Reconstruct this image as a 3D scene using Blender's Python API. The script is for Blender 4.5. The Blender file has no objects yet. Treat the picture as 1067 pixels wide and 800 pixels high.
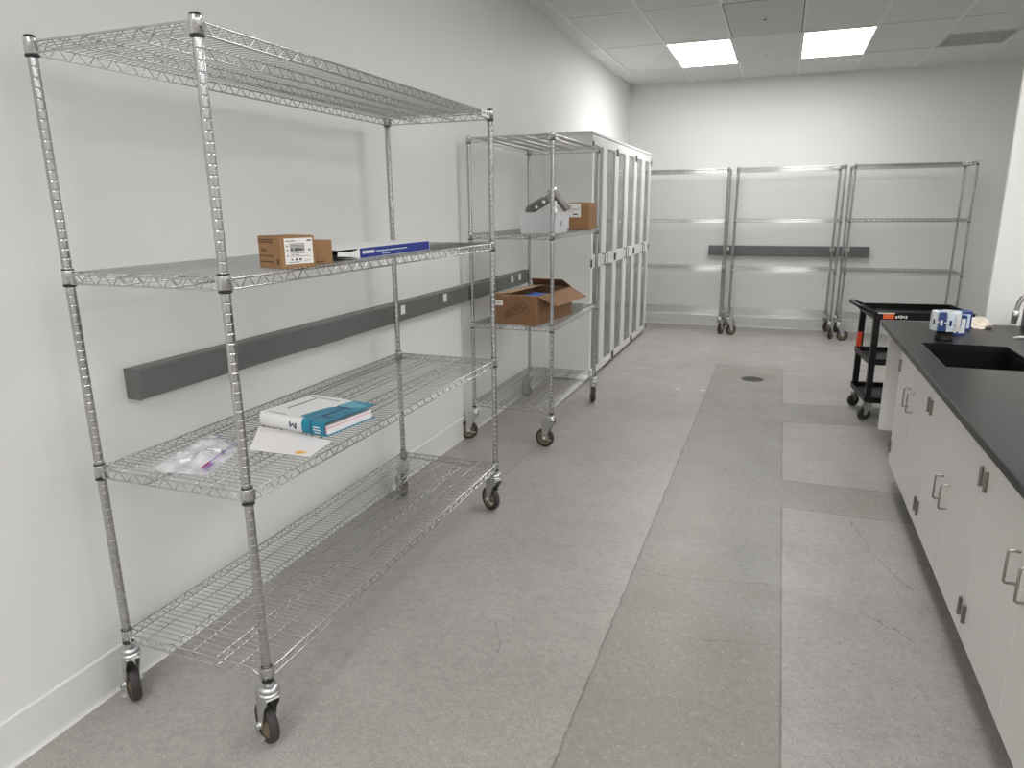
import bpy, math, random
from mathutils import Vector, Matrix
random.seed(7)
SC = bpy.context.scene
COL = SC.collection
PI = math.pi

# ------------------------------------------------------------------ helpers
class MB:
    """collects faces and links them as ONE mesh object"""
    def __init__(self):
        self.v = []; self.f = []; self.m = []; self.s = []
    def add(self, vs, fs, mi=0, smooth=False):
        o = len(self.v)
        self.v += [tuple(x) for x in vs]
        for f in fs:
            self.f.append(tuple(i + o for i in f)); self.m.append(mi); self.s.append(smooth)
        return self
    def box(self, x0, x1, y0, y1, z0, z1, mi=0, M=None, bevel=0.0):
        if bevel > 0:
            b = min(bevel, (x1-x0)*.45, (y1-y0)*.45, (z1-z0)*.45)
            # octagonal section prism along z with chamfered ends
            def ring(ins, z):
                a = b
                X0, X1, Y0, Y1 = x0+ins, x1-ins, y0+ins, y1-ins
                c = max(b-ins, b*.4)
                return [(X0+c, Y0, z), (X1-c, Y0, z), (X1, Y0+c, z), (X1, Y1-c, z), (X1-c, Y1, z), (X0+c, Y1, z), (X0, Y1-c, z), (X0, Y0+c, z)]
            rings = [ring(b*.6, z0), ring(0, z0+b), ring(0, z1-b), ring(b*.6, z1)]
            vs = [p for r in rings for p in r]; n = 8
            fs = [tuple(reversed(range(n))), tuple(range(3*n, 4*n))]
            for k in range(3):
                for i in range(n):
                    j = (i+1) % n
                    fs.append((k*n+i, k*n+j, (k+1)*n+j, (k+1)*n+i))
        else:
            vs = [(x0,y0,z0),(x1,y0,z0),(x1,y1,z0),(x0,y1,z0),(x0,y0,z1),(x1,y0,z1),(x1,y1,z1),(x0,y1,z1)]
            fs = [(3,2,1,0),(4,5,6,7),(0,1,5,4),(1,2,6,5),(2,3,7,6),(3,0,4,7)]
        if M is not None: vs = [M @ Vector(p) for p in vs]
        return self.add(vs, fs, mi)
    def tube(self, path, r, n=6, mi=0, cap=True, smooth=True, closed=False):
        P = [Vector(p) for p in path]; N = len(P); rings = []
        up = None
        for i, p in enumerate(P):
            if closed: t = (P[(i+1) % N] - P[i-1]).normalized()
            elif i == 0: t = (P[1]-P[0]).normalized()
            elif i == N-1: t = (P[-1]-P[-2]).normalized()
            else:
                t = (P[i+1]-P[i]).normalized() + (P[i]-P[i-1]).normalized()
                t = t.normalized() if t.length > 1e-6 else (P[i+1]-P[i]).normalized()
            if up is None:
                a = Vector((0,0,1)) if abs(t.z) < .9 else Vector((1,0,0))
                up = (a - t*a.dot(t)).normalized()
            else:
                up = up - t*up.dot(t)
                up = up.normalized() if up.length > 1e-6 else t.orthogonal().normalized()
            sd = t.cross(up)
            rr = r[i] if isinstance(r, (list, tuple)) else r
            rings.append([p + (up*math.cos(2*PI*k/n) + sd*math.sin(2*PI*k/n))*rr for k in range(n)])
        vs = [q for g in rings for q in g]; fs = []
        for i in range(N if closed else N-1):
            a = i*n; b = ((i+1) % N)*n
            for k in range(n):
                l = (k+1) % n
                fs.append((a+k, b+k, b+l, a+l)[::-1])
        self.add(vs, fs, mi, smooth)
        if cap and not closed:
            self.add(rings[0], [tuple(range(n))], mi); self.add(rings[-1], [tuple(reversed(range(n)))], mi)
        return self
    def lathe(self, prof, n=16, mi=0, M=None, smooth=True, cap=True):
        """profile [(r, z)...] turned about z"""
        vs = []; fs = []
        for r, z in prof:
            for k in range(n):
                a = 2*PI*k/n
                vs.append(Vector((r*math.cos(a), r*math.sin(a), z)))
        for i in range(len(prof)-1):
            for k in range(n):
                l = (k+1) % n
                fs.append((i*n+k, i*n+l, (i+1)*n+l, (i+1)*n+k))
        c0 = [vs[k] for k in range(n)]; c1 = [vs[(len(prof)-1)*n+k] for k in range(n)]
        if M is not None:
            vs = [M @ p for p in vs]; c0 = [M @ p for p in c0]; c1 = [M @ p for p in c1]
        self.add(vs, fs, mi, smooth)
        if cap:
            self.add(c0, [tuple(reversed(range(n)))], mi); self.add(c1, [tuple(range(n))], mi)
        return self
    def prism(self, pts, z0, z1, mi=0, M=None, smooth=False):
        """outline in xy extruded in z"""
        n = len(pts)
        vs = [Vector((x, y, z0)) for x, y in pts] + [Vector((x, y, z1)) for x, y in pts]
        if M is not None: vs = [M @ p for p in vs]
        fs = [tuple(reversed(range(n))), tuple(range(n, 2*n))]
        sf = [(i, (i+1) % n, n+(i+1) % n, n+i) for i in range(n)]
        self.add(vs, fs, mi, False); o = len(self.v)-2*n
        for f in sf:
            self.f.append(tuple(i+o for i in f)); self.m.append(mi); self.s.append(smooth)
        return self
    def quad(self, a, b, c, d, mi=0):
        return self.add([a, b, c, d], [(0,1,2,3)], mi)
    def mesh(self, name, mats):
        me = bpy.data.meshes.new(name)
        me.from_pydata(self.v, [], self.f)
        for m in (mats if isinstance(mats, (list, tuple)) else [mats]): me.materials.append(m)
        me.polygons.foreach_set('material_index', self.m)
        me.polygons.foreach_set('use_smooth', self.s)
        me.update()
        return me
    def build(self, name, mats, parent=None, **kw):
        return link(name, self.mesh(name, mats), parent, **kw)

def link(name, data, parent=None, loc=(0,0,0), rot=(0,0,0)):
    o = bpy.data.objects.new(name, data); COL.objects.link(o)
    o.location = loc; o.rotation_euler = rot
    if parent is not None: o.parent = parent
    return o
def tag(o, label=None, cat=None, group=None, kind=None):
    if label: o['label'] = label
    if cat: o['category'] = cat
    if group: o['group'] = group
    if kind: o['kind'] = kind
    return o
def empty(name, loc=(0,0,0), rz=0.0):
    o = bpy.data.objects.new(name, None); COL.objects.link(o)
    o.empty_display_size = .1
    o.location = loc; o.rotation_euler = (0,0,rz)
    return o
def kids(o):
    return [c for c in COL.objects if c.parent is o]
def copy_tree(o, parent=None):
    c = o.copy(); COL.objects.link(c)
    if parent is not None: c.parent = parent
    for ch in kids(o): copy_tree(ch, c)
    return c
def T(x, y, z, rx=0, ry=0, rz=0):
    return Matrix.Translation((x, y, z)) @ Matrix.Rotation(rz, 4, 'Z') @ Matrix.Rotation(ry, 4, 'Y') @ Matrix.Rotation(rx, 4, 'X')

# ------------------------------------------------------------------ materials
class NT:
    def __init__(self, name):
        self.mat = bpy.data.materials.new(name); self.mat.use_nodes = True
        self.t = self.mat.node_tree; self.n = self.t.nodes; self.l = self.t.links
        self.b = self.n['Principled BSDF']; self.out = self.n['Material Output']
    def node(self, typ, **kw):
        x = self.n.new(typ)
        for k, v in kw.items(): setattr(x, k, v)
        return x
    def put(self, sock, v):
        if isinstance(v, bpy.types.NodeSocket): self.l.new(v, sock)
        else: sock.default_value = v
    def math(self, op, a, b=0.0, c=0.0, clamp=False):
        x = self.node('ShaderNodeMath', operation=op, use_clamp=clamp)
        self.put(x.inputs[0], a); self.put(x.inputs[1], b); self.put(x.inputs[2], c)
        return x.outputs[0]
    def coord(self, kind='Object'):
        return self.node('ShaderNodeTexCoord').outputs[kind]
    def noise(self, vec, scale, detail=3.0, rough=.55, out='Fac'):
        x = self.node('ShaderNodeTexNoise'); self.put(x.inputs['Vector'], vec)
        x.inputs['Scale'].default_value = scale; x.inputs['Detail'].default_value = detail; x.inputs['Roughness'].default_value = rough
        return x.outputs[out]
    def mapr(self, v, a, b, c, d):
        x = self.node('ShaderNodeMapRange'); x.clamp = True
        self.put(x.inputs[0], v)
        for i, q in enumerate((a, b, c, d)): x.inputs[i+1].default_value = q
        return x.outputs[0]
    def mix(self, fac, a, b, mode='MIX'):
        x = self.node('ShaderNodeMix', data_type='RGBA', blend_type=mode)
        self.put(x.inputs[0], fac)
        self.put(x.inputs[6], a if isinstance(a, bpy.types.NodeSocket) else (*a, 1)); self.put(x.inputs[7], b if isinstance(b, bpy.types.NodeSocket) else (*b, 1))
        return x.outputs[2]
    def bump(self, h, strength=.2, dist=.002):
        x = self.node('ShaderNodeBump'); x.inputs['Strength'].default_value = strength; x.inputs['Distance'].default_value = dist
        self.put(x.inputs['Height'], h); self.l.new(x.outputs[0], self.b.inputs['Normal'])

def mat(name, col, rough=.5, metal=0.0, var=.06, scale=30.0, bump=0.0, spec=None, bscale=None):
    k = NT(name); c = k.coord()
    f = k.noise(c, scale)
    lo = tuple(max(0, x*(1-var)) for x in col); hi = tuple(min(1, x*(1+var)) for x in col)
    k.put(k.b.inputs['Base Color'], k.mix(f, lo, hi))
    k.b.inputs['Roughness'].default_value = rough; k.b.inputs['Metallic'].default_value = metal
    if spec is not None: k.b.inputs['Specular IOR Level'].default_value = spec
    if bump: k.bump(k.noise(c, bscale or scale*6), bump)
    return k.mat

M = {}
M['wall'] = mat('painted_wall', (.735,.735,.718), .55, var=.015, scale=2.2, bump=.05, bscale=260)
M['base'] = mat('vinyl_base', (.72,.72,.705), .38, var=.015, scale=6)
M['tile'] = mat('ceiling_tile', (.66,.66,.65), .9, var=.03, scale=140, bump=.25, bscale=420)
M['hatch'] = mat('hatch_paint', (.52,.525,.52), .6, var=.02)
M['tbar'] = mat('grid_paint', (.72,.72,.71), .5, var=.02)
M['vent'] = mat('vent_paint', (.66,.66,.64), .6, var=.02)
M['gap'] = mat('dark_gap', (.10,.10,.10), .8)
M['chrome'] = mat('bright_chrome', (.47,.47,.475), .16, 1.0, var=.05, scale=60)
M['chrome_wire'] = mat('chrome_wire', (.58,.585,.58), .17, 1.0, var=.05, scale=60)
M['zinc'] = mat('zinc_plate', (.62,.63,.635), .3, 1.0, var=.08, scale=40)
M['black_plastic'] = mat('black_plastic', (.016,.016,.017), .42, var=.15)
M['cart_black'] = mat('cart_black', (.006,.006,.0065), .4, var=.2, scale=60, bump=.08, bscale=500, spec=.3)
M['rubber'] = mat('dark_rubber', (.035,.031,.030), .6, var=.15)
M['hub'] = mat('tan_hub', (.20,.155,.10), .5, var=.12)
M['raceway'] = mat('grey_raceway', (.125,.133,.128), .42, var=.04, scale=12)
M['plastic_white'] = mat('white_plastic', (.78,.78,.77), .35, var=.02)
M['label_white'] = mat('white_label', (.80,.79,.76), .55, var=.02)
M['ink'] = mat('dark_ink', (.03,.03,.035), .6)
M['ink_grey'] = mat('grey_ink', (.22,.22,.24), .6)
M['card'] = mat('brown_cardboard', (.30,.165,.075), .8, var=.1, scale=40, bump=.08, bscale=200)
M['card_dark'] = mat('darker_cardboard', (.24,.125,.06), .8, var=.12, scale=40, bump=.08, bscale=200)
M['card_in'] = mat('inner_cardboard', (.50,.33,.20), .8, var=.06, scale=50)
M['card_print'] = mat('cardboard_print', (.10,.05,.025), .8, var=.1)
M['tape'] = mat('packing_tape', (.38,.25,.14), .25, var=.05)
M['blue'] = mat('royal_blue_print', (.004,.022,.23), .5, var=.06)
M['blue_bag'] = mat('blue_sheet', (.06,.16,.50), .45, var=.2, scale=20)
M['carton_white'] = mat('white_carton', (.80,.80,.80), .45, var=.02)
M['teal'] = mat('teal_print', (.012,.22,.34), .3, var=.12, scale=20)
M['teal_light'] = mat('pale_teal_print', (.10,.40,.50), .3, var=.1)
M['navy'] = mat('navy_print', (.012,.02,.10), .35, var=.1)
M['page'] = mat('white_pages', (.80,.78,.79), .7, var=.05, scale=300)
M['page_pink'] = mat('pink_pages', (.72,.50,.52), .7, var=.05)
M['yellow'] = mat('amber_dot', (.85,.50,.10), .5)
M['magenta'] = mat('magenta_print', (.35,.01,.12), .4)
M['purple'] = mat('violet_print', (.20,.10,.42), .4)
M['steel_white'] = mat('white_enamel', (.74,.735,.72), .3, var=.015, scale=5)
M['cab_in'] = mat('cabinet_interior', (.78,.785,.78), .45, var=.02)
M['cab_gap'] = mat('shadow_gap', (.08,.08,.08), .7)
M['hinge'] = mat('dark_hinge', (.05,.048,.045), .4, .6)
M['steel'] = mat('brushed_steel', (.34,.32,.295), .28, 1.0, var=.1, scale=60)
M['laminate'] = mat('white_laminate', (.73,.718,.695), .28, var=.012, scale=4)
M['laminate_edge'] = mat('laminate_edge', (.78,.77,.75), .35, var=.01)
M['epoxy'] = mat('black_epoxy', (.009,.0088,.0088), .34, var=.25, scale=8, bump=.03, bscale=300, spec=.36)
M['epoxy_sink'] = mat('sink_epoxy', (.003,.003,.003), .5, var=.2, spec=.25)
M['orange'] = mat('orange_label', (.75,.13,.03), .5, var=.08)
M['red_orange'] = mat('red_label', (.72,.06,.02), .5, var=.08)
M['olive'] = mat('grey_green_metal', (.16,.155,.125), .5, .3, var=.3, scale=60)
M['brown_grey'] = mat('brown_grey_metal', (.13,.11,.10), .55, .1, var=.2, scale=60)
M['tissue'] = mat('paper_tissue', (.82,.74,.64), .9, var=.05, scale=60)
M['drain'] = mat('drain_iron', (.09,.085,.07), .55, .4, var=.25, scale=80)
M['box_blue'] = mat('carton_blue', (.035,.075,.24), .4, var=.1)
M['box_pale'] = mat('carton_pale', (.66,.74,.82), .4, var=.05)

def translucent(name, col, alpha, rough=.25):
    k = NT(name); c = k.coord()
    tr = k.node('ShaderNodeBsdfTransparent')
    mx = k.node('ShaderNodeMixShader')
    k.put(k.b.inputs['Base Color'], k.mix(k.noise(c, 30), tuple(x*.95 for x in col), col)); k.b.inputs['Roughness'].default_value = rough
    mx.inputs[0].default_value = alpha
    k.l.new(tr.outputs[0], mx.inputs[1]); k.l.new(k.b.outputs[0], mx.inputs[2]); k.l.new(mx.outputs[0], k.out.inputs[0])
    return k
M['bin'] = translucent('frosted_bin', (.80,.80,.83), .72).mat
def glass(name, tint):
    k = NT(name); k.n.remove(k.b)
    tr = k.node('ShaderNodeBsdfTransparent'); gl = k.node('ShaderNodeBsdfGlossy'); mx = k.node('ShaderNodeMixShader')
    c = k.coord(); f = k.noise(c, 1.5)
    k.put(tr.inputs[0], k.mix(f, tuple(x*.98 for x in tint), tint)); gl.inputs['Roughness'].default_value = .03
    fr = k.node('ShaderNodeFresnel'); fr.inputs[0].default_value = 1.5
    df = k.node('ShaderNodeBsdfDiffuse'); df.inputs[0].default_value = (.8,.8,.79,1); hz = k.node('ShaderNodeMixShader')  # pale diffuse haze lightens the panes in place of interior light and reflections
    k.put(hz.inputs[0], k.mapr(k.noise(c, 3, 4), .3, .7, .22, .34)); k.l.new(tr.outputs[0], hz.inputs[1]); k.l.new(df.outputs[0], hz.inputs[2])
    k.l.new(fr.outputs[0], mx.inputs[0]); k.l.new(hz.outputs[0], mx.inputs[1]); k.l.new(gl.outputs[0], mx.inputs[2]); k.l.new(mx.outputs[0], k.out.inputs[0])
    return k.mat
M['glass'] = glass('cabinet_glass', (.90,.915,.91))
def bag_mat():
    k = translucent('zip_bag_film', (.80,.79,.84), .5, .15)
    c = k.coord(); mx = [x for x in k.n if x.type == 'MIX_SHADER'][0]
    k.put(mx.inputs[0], k.mapr(k.noise(c, 16, 4), .35, .65, .22, .75))
    k.bump(k.noise(c, 30, 4), .6, .01)
    return k.mat
M['bag'] = bag_mat()
def emit_mat():
    k = NT('lit_diffuser'); k.n.remove(k.b)
    e = k.node('ShaderNodeEmission'); c = k.coord()
    k.put(e.inputs[0], k.mix(k.noise(c, 2), (1,.998,.988), (1,1,.993))); e.inputs[1].default_value = LIGHT
    k.l.new(e.outputs[0], k.out.inputs[0])
    return k.mat
LIGHT = 13.0
M['lit'] = emit_mat()

def floor_mat():
    k = NT('polished_concrete'); c = k.coord()
    # wobble the coordinates a little so saw cuts look broken
    wob = k.node('ShaderNodeVectorMath', operation='SUBTRACT'); k.put(wob.inputs[0], k.noise(c, 9, 4, .6, 'Color')); wob.inputs[1].default_value = (.5,.5,.5)
    sc = k.node('ShaderNodeVectorMath', operation='SCALE'); k.l.new(wob.outputs[0], sc.inputs[0]); sc.inputs['Scale'].default_value = .022
    ad = k.node('ShaderNodeVectorMath', operation='ADD'); k.l.new(c, ad.inputs[0]); k.l.new(sc.outputs[0], ad.inputs[1])
    sp = k.node('ShaderNodeSeparateXYZ'); k.l.new(ad.outputs[0], sp.inputs[0]); x, y = sp.outputs[0], sp.outputs[1]
    sp0 = k.node('ShaderNodeSeparateXYZ'); k.l.new(c, sp0.inputs[0]); x0, y0 = sp0.outputs[0], sp0.outputs[1]
    def line(v, a, b=0.0, u=None):            # signed v - (a + b*u)
        return k.math('SUBTRACT', v, k.math('MULTIPLY_ADD', u, b, a) if u is not None else a)
    def sdf(x, y, xl, xh, yl, yh, sl=0.0):     # inside distance (positive inside)
        d1 = k.math('MINIMUM', k.math('SUBTRACT', x, xl), k.math('SUBTRACT', xh, x))
        yy = k.math('SUBTRACT', y, k.math('MULTIPLY', x, sl)) if sl else y
        d2 = k.math('MINIMUM', k.math('SUBTRACT', yy, yl), k.math('SUBTRACT', yh, yy))
        return k.math('MINIMUM', d1, d2)
    # right edge of the trench is a clean saw cut, left edge is broken
    tl = k.math('SUBTRACT', x, 1.467); tr = k.math('SUBTRACT', 2.075, x0); te = k.math('SUBTRACT', 7.15, y0)
    trench = k.math('MINIMUM', k.math('MINIMUM', tl, tr), te)
    band1 = sdf(x0, y, 2.02, 3.6, 5.02, 5.55, .13)
    band2 = sdf(x0, y, 2.02, 3.6, 3.70, 4.10, -.003)
    patch = k.math('MAXIMUM', trench, k.math('MAXIMUM', band1, band2))
    inside = k.mapr(patch, -.002, .002, 0, 1)
    edge = k.mapr(k.math('ABSOLUTE', patch), .001, .006, 1, 0)
    big = k.noise(c, .9, 4); mid = k.noise(c, 5, 5, .6); fine = k.noise(c, 160, 3, .7); vf = k.noise(c, 420, 2)
    light = k.mix(k.mapr(big, .35, .65, 0, 1), (.345,.322,.300), (.405,.384,.361))
    dark = k.mix(k.mapr(k.noise(c, 1.3, 4), .35, .65, 0, 1), (.258,.245,.220), (.298,.284,.257))
    base = k.mix(inside, light, dark)
    base = k.mix(k.mapr(mid, .35, .65, .0, .26), base, (.25,.237,.222))
    base = k.mix(k.mapr(k.noise(c, 22, 4, .65), .45, .68, .0, .24), base, (.21,.20,.187))
    base = k.mix(k.mapr(k.noise(c, 31, 3, .6), .55, .72, .0, .2), base, (.47,.455,.43))
    grain = k.math('MULTIPLY', k.mapr(fine, .3, .7, .76, 1.22), k.mapr(k.noise(c, 45, 3, .7), .3, .7, .9, 1.1))
    hs = k.node('ShaderNodeHueSaturation'); k.put(hs.inputs['Color'], base); k.put(hs.inputs['Value'], k.math('MULTIPLY', grain, k.mapr(vf, .3, .7, .94, 1.06)))
    base = hs.outputs[0]
    # aggregate: dark pits and pale flecks
    def specks(scale, th, seed):
        v = k.node('ShaderNodeTexVoronoi'); v.inputs['Scale'].default_value = scale
        off = k.node('ShaderNodeVectorMath', operation='ADD'); k.l.new(c, off.inputs[0]); off.inputs[1].default_value = (seed, seed*1.7, 0); k.l.new(off.outputs[0], v.inputs['Vector'])
        gate = k.node('ShaderNodeSeparateColor'); k.l.new(v.outputs['Color'], gate.inputs[0])
        return k.math('MULTIPLY', k.mapr(v.outputs['Distance'], th*.5, th, 1, 0), k.mapr(gate.outputs[0], .74, .78, 0, 1))
    rightside = k.mapr(x0, 2.07, 2.1, .45, 1.0)
    pits = k.math('MULTIPLY', k.math('MULTIPLY', specks(48, .20, 3.1), rightside), k.mapr(k.noise(c, 2.3), .42, .58, .1, .8))
    base = k.mix(pits, base, (.11,.10,.09))
    base = k.mix(k.math('MULTIPLY', specks(55, .2, 9.7), .5), base, (.60,.585,.56))
    # cut edges, crumbled here and there
    base = k.mix(k.math('MULTIPLY', edge, k.mapr(k.noise(c, 6), .35, .6, .45, .85)), base, (.12,.11,.10))
    chip = k.math('MULTIPLY', k.mapr(k.math('ABSOLUTE', k.math('SUBTRACT', patch, -.012)), .0, .012, 1, 0), k.mapr(k.noise(c, 4.3, 4), .60, .70, 0, .30))
    base = k.mix(chip, base, (.62,.60,.57))
    # cracks
    wob2 = k.node('ShaderNodeVectorMath', operation='SCALE'); k.l.new(wob.outputs[0], wob2.inputs[0]); wob2.inputs['Scale'].default_value = .09
    ad2 = k.node('ShaderNodeVectorMath', operation='ADD'); k.l.new(c, ad2.inputs[0]); k.l.new(wob2.outputs[0], ad2.inputs[1])
    sp2 = k.node('ShaderNodeSeparateXYZ'); k.l.new(ad2.outputs[0], sp2.inputs[0]); X, Y = sp2.outputs[0], sp2.outputs[1]
    def crack(x1, y1, x2, y2, w=.0035):
        dx, dy = x2-x1, y2-y1; L2 = dx*dx+dy*dy
        px = k.math('SUBTRACT', X, x1); py = k.math('SUBTRACT', Y, y1)
        t = k.math('DIVIDE', k.math('ADD', k.math('MULTIPLY', px, dx), k.math('MULTIPLY', py, dy)), L2, clamp=True)
        ex = k.math('SUBTRACT', px, k.math('MULTIPLY', t, dx)); ey = k.math('SUBTRACT', py, k.math('MULTIPLY', t, dy))
        d = k.math('SQRT', k.math('ADD', k.math('MULTIPLY', ex, ex), k.math('MULTIPLY', ey, ey)))
        return k.mapr(d, w*.3, w, 1, 0)
    cr = None
    for a in [(1.48,2.80,1.68,2.77),(1.68,2.77,2.075,2.84),(1.75,2.355,2.07,2.40),(2.39,3.70,2.47,3.24),(2.47,3.24,2.58,3.0),(.53,3.5,.545,4.3),(2.37,2.75,2.52,2.6),(.35,1.15,.75,1.12),(1.05,2.2,1.12,2.02)]:
        q = crack(*a); cr = q if cr is None else k.math('MAXIMUM', cr, q)
    base = k.mix(k.math('MULTIPLY', cr, k.mapr(k.noise(c, 11), .3, .6, .25, .8)), base, (.13,.12,.11))
    # small spots of spilled white paint
    sp_w = None
    for (px, py, r) in [(1.218,6.03,.022),(1.428,6.05,.026),(1.924,6.0,.012),(1.20,6.6,.01)]:
        dx = k.math('SUBTRACT', X, px); dy = k.math('SUBTRACT', Y, py)
        d = k.math('SQRT', k.math('ADD', k.math('MULTIPLY', dx, dx), k.math('MULTIPLY', dy, dy)))
        q = k.mapr(d, r*.6, r, 1, 0); sp_w = q if sp_w is None else k.math('MAXIMUM', sp_w, q)
    base = k.mix(k.math('MULTIPLY', sp_w, .8), base, (.75,.74,.72))
    k.put(k.b.inputs['Base Color'], base)
    k.put(k.b.inputs['Roughness'], k.mapr(k.noise(c, 3, 3), .3, .7, .30, .46))
    k.b.inputs['Specular IOR Level'].default_value = .4
    k.bump(k.math('ADD', k.math('MULTIPLY', fine, .4), k.math('MULTIPLY', cr, -1.5)), .12, .003)
    return k.mat
M['floor'] = floor_mat()

# ------------------------------------------------------------------ camera
CX, CZ, YAW, PITCH, ROLL, F = 1.95762, 1.54855, -0.36284, 0.24761, -0.00959, 726.03
cyw, syw, cp, spt = math.cos(YAW), math.sin(YAW), math.cos(PITCH), math.sin(PITCH)
fw = Vector((syw*cp, cyw*cp, -spt)); r0 = Vector((cyw, -syw, 0)); u0 = r0.cross(fw)
rr = r0*math.cos(ROLL) + u0*math.sin(ROLL); uu = -r0*math.sin(ROLL) + u0*math.cos(ROLL)
cam = bpy.data.cameras.new('camera'); cam.sensor_width = 36.0; cam.lens = F/1067*36.0; cam.clip_start = .05; cam.clip_end = 60
co = bpy.data.objects.new('camera', cam); COL.objects.link(co)
co.matrix_world = Matrix(((rr.x, uu.x, -fw.x, CX), (rr.y, uu.y, -fw.y, 0), (rr.z, uu.z, -fw.z, CZ), (0,0,0,1)))
SC.camera = co

# ------------------------------------------------------------------ the room
H = 3.05; YF = 9.58; YB = -5.2; XFR = 8.4; YOP = 5.015; XR = 3.372; XRF = 4.75; YRET = 5.0; XRET = 3.176
def st(o): o['kind'] = 'structure'; return o
st(MB().box(-.12, XRF+.12, YOP, YF+.12, -.12, 0).box(-.12, XFR+.12, YB-.12, YOP, -.12, 0).build('floor', M['floor']))
st(MB().box(-.12, XRF+.12, YOP, YF+.12, H, H+.08).box(-.12, XFR+.12, YB-.12, YOP, H, H+.08).build('ceiling', M['tile']))
b = MB().box(-.12, 0, YB, YF, 0, H)
st(b.build('wall_left', M['wall']))
# painted sheet joints on the left wall, raised by a hair
jl = MB()
jl.box(0, .0012, 4.955, 4.961, .15, H)
st(jl.build('trim_1', M['base']))
st(MB().box(-.12, XRF+.12, YF, YF+.12, 0, H).build('wall_back', M['wall']))
st(MB().box(-.12, XFR+.12, YB-.12, YB, 0, H).build('wall_front', M['wall']))
st(MB().box(XFR, XFR+.12, YB, YRET+.03, 0, H).build('wall_right', M['wall']))
st(MB().box(XRET, XFR, YRET, YRET+.03, 0, H).build('wall_return', M['wall']))
st(MB().box(XRF, XRF+.12, YRET+.05, YF, 0, H).build('wall_side', M['wall']))
def baseboard(name, pts, y0, y1, axis):
    # profile: (offset from wall, z) with a coved toe
    pr = [(0,0),(.014,0),(.010,.006),(.0075,.014),(.007,.02),(.007,.144),(.0035,.15),(0,.15)]
    m = MB(); n = len(pr)
    if axis == 'y':
        vs = [(p, y0, z) for p, z in pr] + [(p, y1, z) for p, z in pr]
    else:
        vs = [(y0, pts-p, z) for p, z in pr] + [(y1, pts-p, z) for p, z in pr]
    fs = [(i, (i+1) % n, n+(i+1) % n, n+i) for i in range(n)]
    fs = [f[::-1] for f in fs] if axis == 'y' else fs
    m.add(vs, fs + [tuple(range(n)), tuple(reversed(range(n, 2*n)))])
    return st(m.build(name, M['base']))
baseboard('baseboard_left', 0, YB, YF, 'y')
baseboard('baseboard_back', YF, .0145, XRF, 'x')

# ceiling grid
GX = [.174+.6096*i for i in range(14)]
GY = [7.284+1.2192*i for i in range(-10, 2)]
tb = MB(); w = .012
for x in GX: tb.box(x-w, x+w, YB, YF if x < XRF else YOP, H-.006, H+.01)
for y in GY:
    tb.box(0, XRF if y > YOP else XFR, y-w, y+w, H-.0055, H+.01)
tb.box(3.222, 3.832, 7.284+.6096-w, 7.284+.6096+w, H-.005, H+.01)
# wall angle
tb.box(0, .022, YB, YF, H-.007, H); tb.box(0, XRF, YF-.022, YF, H-.007, H)
st(tb.build('trim_2', M['tbar']))

def light(x, y, label, group=None):
    t = empty('ceiling_light', (x, y, H))
    tag(t, label, 'ceiling light', 'recessed ceiling panels')
    hx, hy = .287, .592
    fr = MB()
    fr.box(-hx-.012, hx+.012, -hy-.012, -hy, -.012, 0); fr.box(-hx-.012, hx+.012, hy, hy+.012, -.012, 0)
    fr.box(-hx-.012, -hx, -hy, hy, -.012, 0); fr.box(hx, hx+.012, -hy, hy, -.012, 0)
    fr.build('frame', M['tbar'], t)
    MB().box(-hx, hx, -hy, hy, -.009, -.002).build('diffuser', M['lit'], t)
LX = (.784+.3048, 2.003+.3048)
light(LX[0], 7.894, 'lit white ceiling panel nearer the left wall, above the glass cabinets')
light(LX[1], 7.894, 'lit white ceiling panel right of the other, beside the dark access panel')
for x_, y_ in ((LX[1], 3.626), (LX[1], -1.86), (4.746, 3.017), (4.746, .578), (4.746, -1.86), (4.746, -4.298), (7.185, 3.017), (7.185, .578), (7.185, -1.86), (LX[0], -.641), (LX[0], -3.079)):
    light(x_, y_, 'lit white ceiling panel outside the picture, over the counter side or behind the camera')

# access panel (grey, framed by a dark gap)
t = empty('access_panel', (1.698, 6.674, H)); tag(t, 'darker grey access panel in the ceiling, with a dark reveal around it', 'access panel')
m = MB(); m.box(-.292, .292, -.597, .597, -.009, -.001); m.build('panel', M['hatch'], t)
m = MB()
for a in ((-.3, -.292, -.603, .603), (.292, .3, -.603, .603), (-.292, .292, -.603, -.597), (-.292, .292, .597, .603)): m.box(*a, -.0075, -.001)
m.build('reveal', M['gap'], t)
MB().lathe([(.012,-.014),(.012,-.009)], 12).build('latch', M['hinge'], t)
# sprinkler
t = empty('sprinkler', (1.671, 8.154, H)); tag(t, 'small round concealed sprinkler plate in the ceiling between the two lit panels', 'sprinkler')
MB().lathe([(.030,-.004),(.042,-.001),(.042,0)], 20).build('cover_plate', M['plastic_white'], t)
MB().lathe([(.008,-.02),(.014,-.012),(.018,-.004)], 12).build('nozzle', M['zinc'], t)
# vent
t = empty('ceiling_vent', (3.527, 8.198, H)); tag(t, 'square grey louvred air vent in the ceiling right of the lit panels', 'air vent')
m = MB(); h = .296
for a in ((-h, h, -h, -h+.03), (-h, h, h-.03, h), (-h, -h+.03, -h+.03, h-.03), (h-.03, h, -h+.03, h-.03)): m.box(*a, -.010, 0)
m.build('frame', M['hatch'], t)
m = MB()
for i in range(22):
    y = -h+.045+i*.0238
    m.box(-h+.03, h-.03, -.0085, .0085, -.001, .001, M=T(0, y, -.008, rx=.6))
m.build('louvre', M['vent'], t)
MB().box(-h+.03, h-.03, -h+.03, h-.03, -.0015, -.0005).build('duct', M['vent'], t)

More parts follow.
